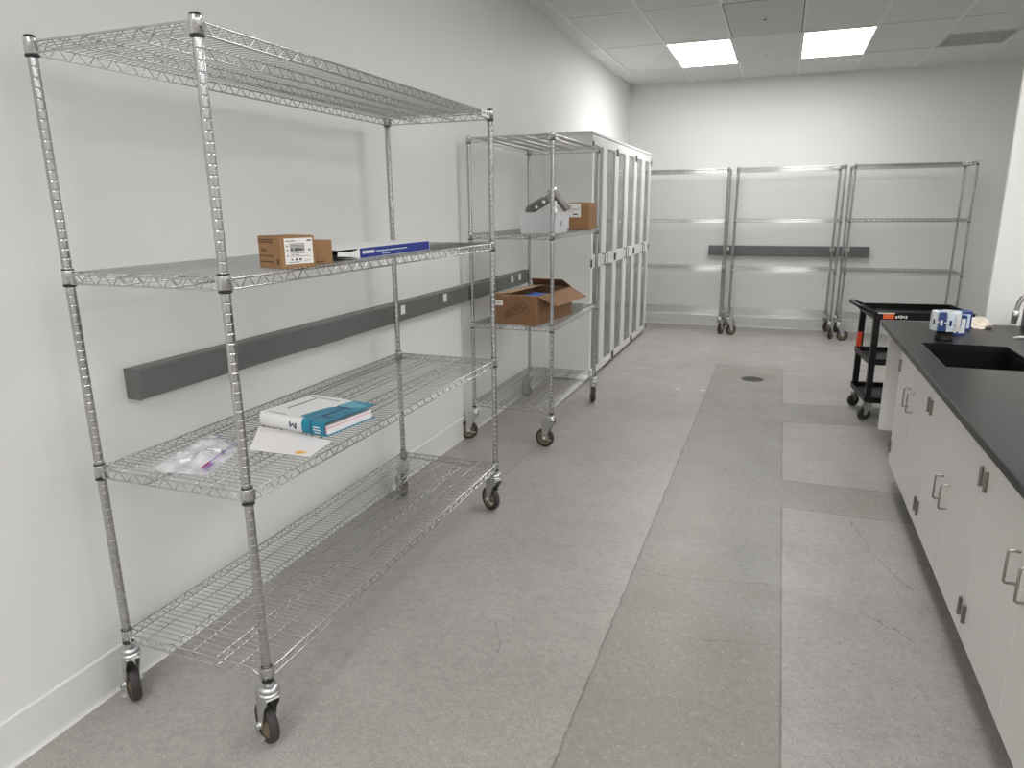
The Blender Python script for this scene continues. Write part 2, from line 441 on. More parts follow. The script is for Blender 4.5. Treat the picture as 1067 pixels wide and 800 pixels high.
# floor drain
t = empty('floor_drain', (1.818, 6.60, 0)); tag(t, 'round dark floor drain cover in the far end of the grey concrete strip', 'floor drain')
MB().lathe([(.10,0),(.10,.002),(.085,.003),(.084,.001)], 32, cap=False).build('rim', M['drain'], t)
m = MB().lathe([(.084,.0005),(.084,.0015)], 32)
for i in range(-3, 4):
    hw = math.sqrt(max(.075**2-(i*.02)**2, 0)); m.box(-hw, hw, i*.02-.004, i*.02+.004, .0015, .003)
m.build('grate', M['drain'], t)

# ------------------------------------------------------------------ wire racks
POST_R = .0127; ZTOP = 1.985; ZBOT = .218
def post_mesh():
    pr = [(POST_R-.001, ZBOT), (POST_R, ZBOT+.002)]
    z = ZBOT+.014
    while z < ZTOP-.02:
        pr += [(POST_R, z-.0036), (POST_R, z-.0022), (POST_R-.0008, z-.0011), (POST_R-.0008, z+.0011), (POST_R, z+.0022), (POST_R, z+.0036)]
        z += .0254
    pr += [(POST_R, ZTOP-.004)]
    return MB().lathe(pr, 12).mesh('post', M['chrome'])
POST = post_mesh()
CAP = MB().lathe([(POST_R+.0006, ZTOP-.006), (POST_R+.0006, ZTOP-.001), (POST_R-.003, ZTOP+.001)], 14).mesh('post_cap', M['black_plastic'])
# caster: fork is the part, tire and hub its sub-parts; heading along +x, origin under the post on the floor
WR = .0635; TR = .046
def caster_meshes():
    m = MB()
    m.lathe([(.0115,.18),(.0115,.226)], 12)                                 # stem
    m.lathe([(.017,.219),(.0255,.2165),(.0290,.209),(.0290,.203),(.0262,.2015),(.0268,.198),(.0305,.196),(.0305,.189),(.022,.186),(.014,.185)], 20)   # swivel head
    m.box(-.026, .050, -.021, .021, .180, .1865, bevel=.002)                # crown
    for s in (-1, 1):
        y0, y1 = (.0185, .0215) if s > 0 else (-.0215, -.0185)
        pts = [(-.026,.184),(.048,.184),(.060,.150),(.056,.0535),(.048,.048),(.036,.0535),(.004,.135),(-.022,.168)]
        M4 = Matrix(((1,0,0,0),(0,0,1,0),(0,1,0,0),(0,0,0,1)))
        m.prism(pts, y0, y1, M=M4)
        m.lathe([(.011,0),(.011,.006),(.0075,.0065),(.0075,.011)], 8, M=T(TR, s*.0215, WR, rx=-s*PI/2))   # axle nut
    m.box(.046, .062, -.0215, .0215, .148, .184, bevel=.003)                # front lip over the tread
    m.tube([(TR, .03, WR), (TR, .034, WR+.002), (.000, .036, WR-.004)], .003, 6)   # brake lever
    m.box(-.014, .004, .030, .042, WR-.008, WR-.003, bevel=.001)
    fork = m.mesh('caster', M['zinc'])
    tire = MB().lathe([(.047,-.013),(.058,-.0145),(.0622,-.011),(WR,-.004),(WR,.004),(.0622,.011),(.058,.0145),(.047,.013)], 32, M=T(TR, 0, WR, rx=PI/2), cap=False)
    tire = tire.mesh('tire', M['rubber'])
    hub = MB().lathe([(.010,-.016),(.016,-.016),(.018,-.009),(.042,-.007),(.0475,-.0125),(.0475,.0125),(.042,.007),(.018,.009),(.016,.016),(.010,.016)], 28, M=T(TR, 0, WR, rx=PI/2)).mesh('wheel_hub', M['hub'])
    return fork, tire, hub
CFORK, CTIRE, CHUB = caster_meshes()

def shelf_meshes(W, L):
    """wire shelf, corner axes at (0,0)-(W,L); z = 0 is the collar top"""
    m = MB(); o = .006
    zt, zb, zw = -.011, -.037, -.0065
    def truss(p, q, ends=.02):
        p = Vector(p); q = Vector(q); d = (q-p).normalized(); Ld = (q-p).length
        a = p+d*ends; e = q-d*ends
        m.tube([a+Vector((0,0,zt)), e+Vector((0,0,zt))], .0029, 6)
        m.tube([a+Vector((0,0,zb)), e+Vector((0,0,zb))], .0027, 6)
        n = max(2, round((Ld-2*ends)/.0286)); path = []
        for i in range(n+1):
            zz = zt-.001 if i % 2 == 0 else zb+.001
            c = a + (e-a)*(i/n)
            c2 = c + d*.004; c1 = c - d*.004
            for cc in (c1, c2):
                path.append(cc + Vector((0,0,zz)))
        m.tube(path[1:-1], .0019, 5)
    truss((-o, 0, 0), (-o, L, 0)); truss((W+o, 0, 0), (W+o, L, 0))
    truss((0, -o, 0), (W, -o, 0)); truss((0, L+o, 0), (W, L+o, 0))
    for f in (1/3, 2/3): truss((W*f, -o, 0), (W*f, L+o, 0), .004)
    for f in (1/6, 1/2, 5/6):
        m.tube([(W*f, -o, zw-.0036), (W*f, L+o, zw-.0036)], .0022, 5)
    n = round((L-.03)/.0212)
    for i in range(n+1):
        y = .015 + (L-.03)*i/n
        m.tube([(-o, y, zt+.001), (-o+.004, y, zw), (W+o-.004, y, zw), (W+o, y, zt+.001)], .00165, 5)
    # corner collars (tapered)
    for cx, cy in ((0,0),(W,0),(0,L),(W,L)):
        m.lathe([(.0135,-.041),(.0168,-.041),(.0158,-.002),(.0152,0),(.0135,0)], 16, M=T(cx, cy, 0), cap=False)
        # lugs that tie the trusses in
        sx = 1 if cx == 0 else -1; sy = 1 if cy == 0 else -1
        m.box(*sorted((cx+sx*.012, cx+sx*.022)), cy-sy*o-.0025, cy-sy*o+.0025, -.039, -.008)
        m.box(cx-sx*o-.0025, cx-sx*o+.0025, *sorted((cy+sy*.012, cy+sy*.022)), -.039, -.008)
    return m.mesh('shelf', M['chrome_wire'])
SLV_LO = MB().lathe([(.0129,-.0450),(.0172,-.0450),(.0176,-.0408),(.0131,-.0408)], 14, cap=False).mesh('split_sleeve', M['black_plastic'])
SLV = MB().lathe([(.0129,.0002),(.0160,.0002),(.0156,.0036),(.0129,.0036)], 14, cap=False).mesh('split_sleeve', M['black_plastic'])
PLATE = {}
def plate_mesh():
    m = MB().box(.0, .0035, -.062, -.022, -.036, -.008, bevel=.001).box(.0, .0035, -.020, .022, -.036, -.008, bevel=.001)
    m.box(.0033, .0041, -.054, -.030, -.026, -.018, mi=1); m.box(.0033, .0041, -.012, .014, -.028, -.016, mi=1)
    return m.mesh('name_plate', [M['label_white'], M['ink_grey']])
PLATE_M = plate_mesh()
SHELVES = {}
def rack(label, loc, rz, W, L, levels, heads, plate_y, group):
    t = empty('wire_shelf_rack', loc, rz); tag(t, label, 'wire rack', group)
    key = (W, L)
    if key not in SHELVES: SHELVES[key] = shelf_meshes(W, L)
    cs = ((0,0),(W,0),(0,L),(W,L))
    for (cx, cy), hd in zip(cs, heads):
        p = link('post', POST, t, (cx, cy, 0)); link('post_cap', CAP, p)
        f = link('caster', CFORK, t, (cx, cy, 0), (0,0,math.radians(hd)-rz)); link('tire', CTIRE, f); link('wheel_hub', CHUB, f)
    for i, z in enumerate(levels):
        s = link('shelf', SHELVES[key], t, (0, 0, z))
        for cx, cy in cs:
            link('split_sleeve', SLV_LO, s, (cx, cy, 0))
            if i < len(levels)-1: link('split_sleeve', SLV, s, (cx, cy, 0))
        if i == len(levels)-1 and plate_y is not None:
            link('name_plate', PLATE_M, s, (W+.0095, plate_y, 0))
    return t
LV1 = (.277, .826, 1.394, 1.979); LV2 = (.275, .816, 1.395, 1.983)
RW = .54; G = 'chrome wire shelf racks on casters'
rack('long chrome wire rack on casters, nearest the camera, holding brown boxes and a teal binder', (.132, 1.377, 0), 0, RW, 1.759, LV1, (152, 152, 142, 150), 1.759-.06, G)
rack('short chrome wire rack beside the glass cabinets, holding an open cardboard box', (.087, 4.203, 0), 0, .55, 1.14, LV2, (188, 176, 150, 112), .06, G)
R3 = -PI/2
rack('empty chrome wire rack at the back wall, partly hidden behind the glass cabinets', (.169, 9.421, 0), R3+math.radians(1.2), RW, 1.149, LV2, (60, 30, 66, 66), 1.149-.08, G)
rack('empty chrome wire rack at the back wall, middle one of the three there', (1.411, 9.425, 0), R3+math.radians(2.5), RW, 1.149, LV2, (60, 34, 50, 66), 1.149-.08, G)
rack('empty chrome wire rack at the back wall, rightmost, behind the black cart', (2.678, 9.44, 0), R3, RW, 1.16, LV2, (60, 5, 20, 40), 1.16-.08, G)
S_LO = LV1[1]-.0048; S_HI = LV1[2]-.0048; Q_LO = LV2[1]-.0048; Q_HI = LV2[2]-.0048     # top of the wires

# ------------------------------------------------------------------ raceways
def outlets(parent, spots, axis):
    for p in spots:
        m = MB()
        if axis == 'x':      # on the left wall, faces +x, centre (y, z)
            y, z = p; m.box(.062, .068, y-.022, y+.022, z-.026, z+.022, bevel=.003)
            m.box(.0675, .069, y-.016, y+.016, z-.017, z+.014, bevel=.001); m.box(.0675, .069, y-.006, y+.006, z+.014, z+.022)
            m.build('data_outlet', M['plastic_white'], parent)
        else:
            x, z = p; m.box(x-.022, x+.022, YF-.068, YF-.062, z-.026, z+.022, bevel=.003)
            m.box(x-.016, x+.016, YF-.069, YF-.0675, z-.017, z+.014, bevel=.001); m.box(x-.006, x+.006, YF-.069, YF-.0675, z+.014, z+.022)
            m.build('data_outlet', M['plastic_white'], parent)
t = empty('wall_raceway', (0,0,0)); tag(t, 'long dark grey raceway on the left wall behind the wire racks', 'raceway')
m = MB(); ys = (1.615, 3.765, 4.93, 5.43)
for a, b_ in zip(ys, ys[1:]): m.box(0, .056, a+.0012, b_-.0012, .955, 1.056, bevel=.003); m.box(.054, .062, a+.0012, b_-.0012, .958, 1.053, bevel=.003)
m.build('channel', M['raceway'], t)
m = MB().box(0, .060, ys[0]-.004, ys[0]+.0008, .954, 1.057, bevel=.001); m.build('end_cap', M['raceway'], t)
m = MB().box(0, .060, ys[-1]-.0008, ys[-1]+.004, .954, 1.057, bevel=.001); m.build('end_cap', M['raceway'], t)
outlets(t, [(3.323, 1.018), (3.845, 1.020), (5.01, 1.022), (5.18, 1.024)], 'x')
t = empty('wall_raceway', (0,0,0)); tag(t, 'dark grey raceway on the back wall behind the empty racks', 'raceway')
m = MB(); m.box(1.094, 2.974, YF-.056, YF, .928, 1.053, bevel=.003); m.box(1.096, 2.972, YF-.062, YF-.055, .931, 1.050, bevel=.003)
m.build('channel', M['raceway'], t)
outlets(t, [(1.33, 1.018), (2.561, 1.020), (2.732, 1.020)], 'y')

# ------------------------------------------------------------------ glass front cabinets
CF = .428; CT = 2.155
def glass_cabinet(y0, y1, label):
    t = empty('glass_cabinet', (0, y0, 0)); tag(t, label, 'cabinet', 'white glass door cabinets along the left wall')
    w = y1-y0; xb = .016; xf = CF-.022
    m = MB()
    for ya, yb_ in ((.001, .02), (w-.02, w-.001)):
        m.box(xb, xf, ya, yb_, .03, CT-.012); m.box(.001, xb, ya, yb_, .152, CT-.012)
    m.box(xb, xf, .02, w-.02, .03, .075); m.box(xb, xf, .02, w-.02, 2.10, CT-.012)
    m.box(xb, xb+.012, .02, w-.02, .075, 2.10, mi=1)
    m.box(.001, CF, .0, w, CT-.010, CT+.010, bevel=.002)      # top cap
    m.box(xf-.01, xf, w/2-.012, w/2+.012, .075, 2.10)
    m.build('body', [M['steel_white'], M['cab_in']], t)
    MB().box(xb+.03, xf-.02, .03, w-.03, .0, .03).build('toe_shadow_plinth', M['cab_gap'], t)  # recessed block coloured near-black as the toe shadow under the cabinet
    for z in (.42, .74, 1.10, 1.46, 1.80):
        MB().box(xb+.014, xf-.03, .022, w-.022, z-.009, z+.009).build('inner_shelf', M['cab_in'], t)
    for s in (0, 1):
        a, b_ = (.004, w/2-.0015) if s == 0 else (w/2+.0015, w-.004)
        # pane opening
        p0, p1 = (a+.066, b_-.090) if s == 0 else (a+.075, b_-.075)
        d = MB(); z0, z1, zm0, zm1 = .04, CT-.018, 1.022, 1.132
        d.box(xf+.001, CF, a, p0, z0, z1); d.box(xf+.001, CF, p1, b_, z0, z1)
        d.box(xf+.001, CF, p0, p1, z0, .098); d.box(xf+.001, CF, p0, p1, zm0, zm1); d.box(xf+.001, CF, p0, p1, 2.06, z1)
        D = d.build('door', M['steel_white'], t)
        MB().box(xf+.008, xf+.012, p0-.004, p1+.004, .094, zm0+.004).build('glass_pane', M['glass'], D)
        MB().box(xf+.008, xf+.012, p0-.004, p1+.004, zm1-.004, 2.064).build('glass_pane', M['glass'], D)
        hy = (w/2-.055) if s == 0 else (w/2+.055)
        MB().tube([(CF-.001, hy, 1.026), (CF+.022, hy, 1.03), (CF+.026, hy, 1.04), (CF+.026, hy, 1.118), (CF+.022, hy, 1.128), (CF-.001, hy, 1.132)], .0042, 8).build('pull_handle', M['hinge'], D)
        ey = .003 if s == 0 else w-.003
        for hz in (.08, 1.07, 2.05):
            sgn = 1 if s == 0 else -1
            MB().box(CF, CF+.008, *sorted((ey-sgn*.003, ey+sgn*.030)), hz-.033, hz+.033, bevel=.0015).build('hinge', M['hinge'], D)
glass_cabinet(5.985, 6.944, 'white glass door cabinet nearest the camera, next to the short wire rack')
glass_cabinet(6.944, 7.898, 'white glass door cabinet, middle one of the three along the left wall')
glass_cabinet(7.898, 8.835, 'white glass door cabinet farthest along the left wall, nearest the back wall')

# ------------------------------------------------------------------ lab counter
CH = .832; XC = 2.602; XD = 2.625; YC = 4.955; YN = 1.52
SX0, SX1, SY0, SY1 = 2.709, 3.095, 3.575, 4.19
def worktop():
    m = MB(); z0, z1 = CH-.030, CH; c = .003
    # outer ring and sink hole
    xs = [XC, SX0, SX1, 3.362]; yn = [YN, SY0, SY1, YC]
    for i in range(3):
        for j in range(3):
            if i == 1 and j == 1: continue
            for z, flip in ((z1, False), (z0, True)):
                x0 = xs[i] + (c if i == 0 and not flip else 0); x1 = xs[i+1]
                y0, y1 = yn[j], yn[j+1] - (c if j == 2 and not flip else 0)
                if not flip:
                    if i == 0 and j == 1: x1 -= c
                    if i == 2 and j == 1: x0 += c
                q = [(x0,y0,z),(x1,y0,z),(x1,y1,z),(x0,y1,z)]
                m.add(q, [(0,1,2,3) if not flip else (3,2,1,0)])
    zz = z1-c
    m.quad((XC,YC,z0),(XC,YN,z0),(XC,YN,zz),(XC,YC,zz)); m.quad((XC,YC,zz),(XC,YN,zz),(XC+c,YN,z1),(XC+c,YC-c,z1))
    m.quad((3.362,YC,z0),(XC,YC,z0),(XC,YC,zz),(3.362,YC,zz)); m.quad((3.362,YC,zz),(XC,YC,zz),(XC+c,YC-c,z1),(3.362,YC-c,z1))
    m.quad((XC,YN,z0),(3.362,YN,z0),(3.362,YN,z1),(XC,YN,z1)); m.quad((3.362,YN,z0),(3.362,YC,z0),(3.362,YC,z1),(3.362,YN,z1))
    # hole walls
    m.quad((SX0,SY0,z0),(SX0,SY1,z0),(SX0,SY1,zz),(SX0,SY0,zz)); m.quad((SX0,SY0,zz),(SX0,SY1,zz),(SX0-c,SY1,z1),(SX0-c,SY0,z1))
    m.quad((SX1,SY1,z0),(SX1,SY0,z0),(SX1,SY0,zz),(SX1,SY1,zz)); m.quad((SX1,SY1,zz),(SX1,SY0,zz),(SX1+c,SY0,z1),(SX1+c,SY1,z1))
    m.quad((SX0,SY1,z0),(SX1,SY1,z0),(SX1,SY1,z1),(SX0,SY1,z1)); m.quad((SX1,SY0,z0),(SX0,SY0,z0),(SX0,SY0,z1),(SX1,SY0,z1))
    w_ = m.build('worktop', M['epoxy'])
    tag(w_, 'long black epoxy lab worktop on white base cabinets along the right wall', 'worktop')
    o = MB().box(3.348, 3.3635, YN, YC-.002, CH, CH+.105, bevel=.002).build('backsplash', M['epoxy'])
    tag(o, 'low black epoxy backsplash along the wall behind the worktop', 'backsplash')
worktop()
# sink
t = empty('sink', ((SX0+SX1)/2, (SY0+SY1)/2, CH-.25)); tag(t, 'black rectangular sink set into the black worktop', 'sink')
hx, hy = (SX1-SX0)/2, (SY1-SY0)/2; m = MB(); d0, d1 = .0, .2195; th = .012
m.box(-hx-th, hx+th, -hy-th, hy+th, d0-.012, d0)
for a in ((-hx-th, -hx-.0005, -hy-th, hy+th), (hx+.0005, hx+th, -hy-th, hy+th), (-hx, hx, -hy-th, -hy-.0005), (-hx, hx, hy+.0005, hy+th)): m.box(*a, d0, d1)
m.build('basin', M['epoxy_sink'], t)
MB().lathe([(.045,.0),(.045,.003),(.035,.004),(.033,.001)], 20).build('strainer', M['zinc'], t)
# faucet
t = empty('faucet', (3.215, 3.885, CH)); tag(t, 'chrome gooseneck faucet standing behind the black sink', 'faucet')
MB().lathe([(.028,0),(.028,.008),(.020,.016),(.018,.06),(.014,.066)], 18).build('base', M['chrome'], t)
p = [(0,0,.06),(0,0,.22)]
for i in range(13):
    a = PI*i/12; p.append((-.095+.095*math.cos(a), -.0, .24+.092*math.sin(a)))
p += [(-.195, 0, .205)]
s = MB().tube(p, .011, 12).build('spout', M['chrome'], t)
MB().lathe([(.0105,.0),(.0125,.006),(.0135,.03),(.0155,.034),(.0155,.055),(.011,.060)], 14, M=T(-.197, 0, .165, ry=.06)).build('aerator', M['zinc'], s)
MB().tube([(0,.016,.045),(0,.045,.05),(0,.095,.062)], [.007,.006,.0045], 8).build('lever', M['chrome'], t)

# base cabinets (open boxes, overlay doors)
def base_cabinet(y0, y1, hz, label):
    t = empty('base_cabinet', (XD, y0, 0)); tag(t, label, 'base cabinet', 'white base cabinets under the black worktop')
    w = y1-y0; D = 3.34-XD; z0, z1 = .135, CH-.032; f = .0195
    m = MB()
    m.box(f, D, .0008, .018, z0, z1); m.box(f, D, w-.018, w-.0008, z0, z1); m.box(f, D, .018, w-.018, z0, z0+.018); m.box(D-.01, D, .018, w-.018, z0+.018, z1)
    m.box(f, f+.018, .018, w-.018, z1-.024, z1)
    m.build('body', M['laminate'], t)
    MB().box(.10, .118, .001, w-.001, 0, z0).build('toe_kick', M['black_plastic'], t)
    c = w/2
    for s in (0, 1):
        a, b_ = (.002, c-.0015) if s == 0 else (c+.0015, w-.002)
        d = MB(); d.box(.0, f-.001, a, b_, z0+.004, z1-.020, bevel=.0015)
        dr = d.build('door', M['laminate'], t)
        y = c-.052 if s == 0 else c+.052
        MB().tube([(.001, y, hz-.047), (-.024, y, hz-.048), (-.029, y, hz-.043), (-.029, y, hz+.043), (-.024, y, hz+.048), (.001, y, hz+.047)], .0042, 8).build('pull_handle', M['steel'], dr)
        ey = a+.010 if s == 0 else b_-.010
        for zz in (.235, .70):
            h = MB(); sg = 1 if s == 0 else -1; yb = ey + sg*.016
            h.box(-.003, .0, yb-.008, yb+.008, zz-.033, zz+.033, bevel=.0008)
            for q in range(5):
                h.tube([(-.006, yb, zz-.033+q*.0133), (-.006, yb, zz-.033+q*.0133+.0118)], .0056, 8)
            h.build('hinge', M['steel'], dr)
base_cabinet(1.555, 2.463, .598, 'white two door base cabinet under the worktop, nearest the camera')
base_cabinet(2.463, 3.352, .477, 'white two door base cabinet under the worktop, middle one with lower pull handles')
base_cabinet(3.352, 4.225, .610, 'white two door base cabinet below the black sink')
# end panel under the far end of the worktop
t = empty('end_panel', (2.655, 4.925, 0)); tag(t, 'white end panel below the far end of the black worktop, next to the cart', 'end panel')
MB().box(0, .68, 0, .022, .115, CH-.031, bevel=.0015).build('panel', M['laminate'], t)
m = MB()
for x in (.09, .60): m.lathe([(.022,0),(.022,.01),(.010,.014),(.010,.115)], 12, M=T(x, .011, 0))
m.build('levelling_foot', M['black_plastic'], t)

# things on the worktop --------------------------------------------------
def drum():
    t = empty('carton_ring', (2.828, 4.315, CH)); t.scale = (.80, .80, .86); tag(t, 'blue and white round carton pack on a black base, open at the top', 'round pack')
    MB().lathe([(.052,0),(.056,.004),(.054,.012),(.050,.040),(.052,.056),(.07,.064)], 28).build('base', M['black_plastic'], t)
    n = 11; R = .088; m = MB()
    for i in range(n):
        a0 = 2*PI*i/n; a1 = 2*PI*(i+1)/n
        q = lambda r, a, z: (r*math.cos(a), r*math.sin(a), z)
        e = (a1-a0)*.06
        m.add([q(R*.62,a0+e,.064),q(R,a0+e,.064),q(R,a1-e,.064),q(R*.62,a1-e,.064),q(R*.62,a0+e,.180),q(R,a0+e,.180),q(R,a1-e,.180),q(R*.62,a1-e,.180)],
              [(0,3,2,1),(4,5,6,7),(0,1,5,4),(1,2,6,5),(2,3,7,6),(3,0,4,7)], mi=(0, 2, 0, 1)[i % 4])
        am, hw = (a0+a1)/2, (a1-a0)*.28
        Rf = R*math.cos((a1-a0)/2)+.006
        m.add([q(Rf+.0005,am-hw,.082),q(Rf+.0005,am+hw,.082),q(Rf+.0005,am+hw,.166),q(Rf+.0005,am-hw,.166)], [(0,1,2,3)], mi=(2, 1, 0)[i % 3])
        m.add([q(Rf+.001,am-hw*.6,.10),q(Rf+.001,am+hw*.4,.10),q(Rf+.001,am+hw*.4,.135),q(Rf+.001,am-hw*.6,.135)], [(0,1,2,3)], mi=(3, 2)[i % 2])
    m.build('carton_wall', [M['box_pale'], M['box_blue'], M['carton_white'], M['navy']], t)
    MB().lathe([(.088,.1145),(.090,.119),(.086,.123),(.050,.123),(.047,.180)], 28, cap=False).build('rim', M['plastic_white'], t)
    MB().lathe([(.0,.165),(.047,.165)], 24, cap=False).build('opening', M['ink'], t)  # black disc painted as the shade inside the open top
    MB().lathe([(.006,.180),(.006,.150),(.008,.153),(.006,.160),(.002,.162)], 10, M=T(.030,-.035,0)).build('knob', M['plastic_white'], t)
drum()
def carton(loc, rz, sx, sy, sz, label, cols):
    t = empty('small_carton', loc, rz); tag(t, label, 'carton', 'small blue and white cartons on the worktop')
    m = MB().box(-sx/2, sx/2, -sy/2, sy/2, 0, sz, bevel=.001); m.build('box', cols[0], t)
    m = MB()
    m.box(-sx*.36, sx*.36, -sy/2-.0006, -sy/2+.0002, sz*.12, sz*.85); m.box(-sx/2-.0006, -sx/2+.0002, -sy*.36, sy*.36, sz*.12, sz*.85)
    m.box(-sx*.25, sx*.15, -sy/2-.0010, -sy/2-.0004, sz*.5, sz*.72, mi=1); m.box(-sx/2-.0010, -sx/2-.0004, -sy*.2, sy*.2, sz*.42, sz*.7, mi=1)
    m.build('print', [cols[1], cols[2]], t)
carton((2.932, 4.50, CH), .55, .055, .045, .112, 'small white and blue carton in front of the round pack', (M['box_blue'], M['carton_white'], M['box_pale']))
carton((2.990, 4.70, CH), .22, .072, .06, .112, 'small dark blue carton right of the round pack, next to the crumpled tissue', (M['box_blue'], M['box_pale'], M['navy']))
# crumpled tissue
def tissue():
    m = MB(); n, k = 22, 9; rnd = random.Random(5)
    vs = []; fs = []
    for j in range(k):
        for i in range(n):
            a = 2*PI*i/n; f = j/(k-1)
            r = (1-f**2.0)**.5 if f < 1 else 0
            wob = 1 + .35*math.sin(3*a+j) * (1-f) + rnd.uniform(-.2, .2)
            z = max(0, .045*f*(1+.5*math.sin(2*a+1.3))+rnd.uniform(-.006, .008)*(f > 0))
            vs.append((.068*r*wob*math.cos(a), .045*r*wob*math.sin(a), z if j else 0.0))
    for j in range(k-1):
        for i in range(n): fs.append((j*n+i, j*n+(i+1) % n, (j+1)*n+(i+1) % n, (j+1)*n+i))
    m.add(vs, fs)
    o = m.build('crumpled_tissue', M['tissue'], None, loc=(3.095, 4.82, CH), rot=(0, 0, .1)); tag(o, 'crumpled cream paper tissue on the far end of the worktop', 'tissue')
tissue()
o = MB().tube([(0,0,.006),(.03,.004,.010),(.06,-.004,.012),(.10,-.016,.008),(.13,-.02,.006)], [.004,.006,.006,.006,.004], 8).build('white_tube', M['plastic_white'], None, loc=(3.185, 4.46, CH))
tag(o, 'short white plastic tube lying on the worktop behind the sink', 'tube')

# ------------------------------------------------------------------ utility cart
def cart():
    t = empty('utility_cart', (2.625, 5.50, 0), math.radians(6)); tag(t, 'black three shelf plastic utility cart with orange stickers beyond the counter', 'cart')
    L, W = .63, .50
    def tray(z, d, x0=0.0, x1=L):
        m = MB(); th = .012
        m.box(x0, x1, 0, W, z-d, z-d+.014, bevel=.004)
        m.box(x0, x1, 0, th, z-d+.01, z, bevel=.003); m.box(x0, x1, W-th, W, z-d+.01, z, bevel=.003)
        m.box(x0, x0+th, th, W-th, z-d+.01, z, bevel=.003); m.box(x1-th, x1, th, W-th, z-d+.01, z, bevel=.003)
        m.box(x0-.004, x1+.004, -.004, .014, z-.007, z, bevel=.002); m.box(x0-.004, x1+.004, W-.014, W+.004, z-.007, z, bevel=.002)
        m.box(x0-.004, x0+.014, .014, W-.014, z-.007, z, bevel=.002); m.box(x1-.014, x1+.004, .014, W-.014, z-.007, z, bevel=.002)
        return m.build('shelf_tray', M['cart_black'], t)
    top = tray(.810, .055); tray(.470, .045); tray(.185, .045)
    m = MB()   # sticker on near side of the top tray
    st_ = m.box(.055, .125, -.0058, -.0042, .764, .798, mi=0); m.box(.02, .13, -.0058, -.0042, .799, .806, mi=1)
    for i in range(5): m.box(.135+i*.016, .146+i*.016, -.0058, -.0042, .768 + (i % 2)*.004, .785+(i % 3)*.003, mi=1)
    m.build('sticker', [M['orange'], M['label_white']], top)
    for x, y, lab in ((.025, .028, 0), (.025, W-.028, 1), (L-.025, .028, 0), (L-.025, W-.028, 0)):
        m = MB(); hx, hy = .020, .018
        pts = [(-hx,-hy),(hx,-hy),(hx,-hy+.008),(-hx+.01,-hy+.010),(-hx+.01,hy-.010),(hx,hy-.008),(hx,hy),(-hx,hy)]
        if x > .3: pts = [(-a, b_) for a, b_ in pts][::-1]
        for za, zb in ((.1855,.424),(.4705,.754)): m.prism(pts, za, zb, M=T(x, y, 0))
        lg = m.build('leg', M['cart_black'], t)
        if lab: MB().box(x-hx-.0012, x-hx-.0002, y-hy, y+hy, .475, .59).box(x-hx-.001, x+hx-.012, y-hy-.0012, y-hy-.0002, .475, .59).build('sticker', M['red_orange'], lg)
    m = MB()   # push handle at the left end
    m.tube([(.012, .05, .800), (-.045, .055, .822), (-.080, .085, .834), (-.088, .13, .838), (-.088, W-.13, .838), (-.080, W-.085, .834), (-.045, W-.055, .822), (.012, W-.05, .800)], [.017,.016,.015,.0145,.0145,.015,.016,.017], 10)
    m.build('push_handle', M['cart_black'], t)
    for i, (x, y, hd) in enumerate(((.045, .055, 200), (.045, W-.055, 205), (L-.045, .055, 190), (L-.045, W-.055, 185))):
        hd = math.radians(hd); f = MB(); r = .048
        f.lathe([(.020,.118),(.022,.130),(.022,.140)], 14)
        f.box(-.018, .05, -.017, .017, .108, .119, bevel=.002)
        for s in (-1, 1):
            f.prism([(-.014,.11),(.046,.11),(.040,.04),(.022,.04)], *( (.0145,.017) if s > 0 else (-.017,-.0145)), M=Matrix(((1,0,0,0),(0,0,1,0),(0,1,0,0),(0,0,0,1))))
        c = f.build('caster', M['zinc'], t, loc=(x, y, 0), rot=(0, 0, hd))
        MB().lathe([(.034,-.011),(.044,-.012),(r,-.006),(r,.006),(.044,.012),(.034,.011)], 26, M=T(.032,0,r,rx=PI/2), cap=False).build('tire', M['rubber'], c)
        MB().lathe([(.005,-.0145),(.014,-.013),(.016,-.007),(.032,-.006),(.0345,-.010),(.0345,.010),(.032,.006),(.016,.007),(.014,.013),(.005,.0145)], 22, M=T(.032,0,r,rx=PI/2)).build('wheel_hub', M['black_plastic'], c)
cart()

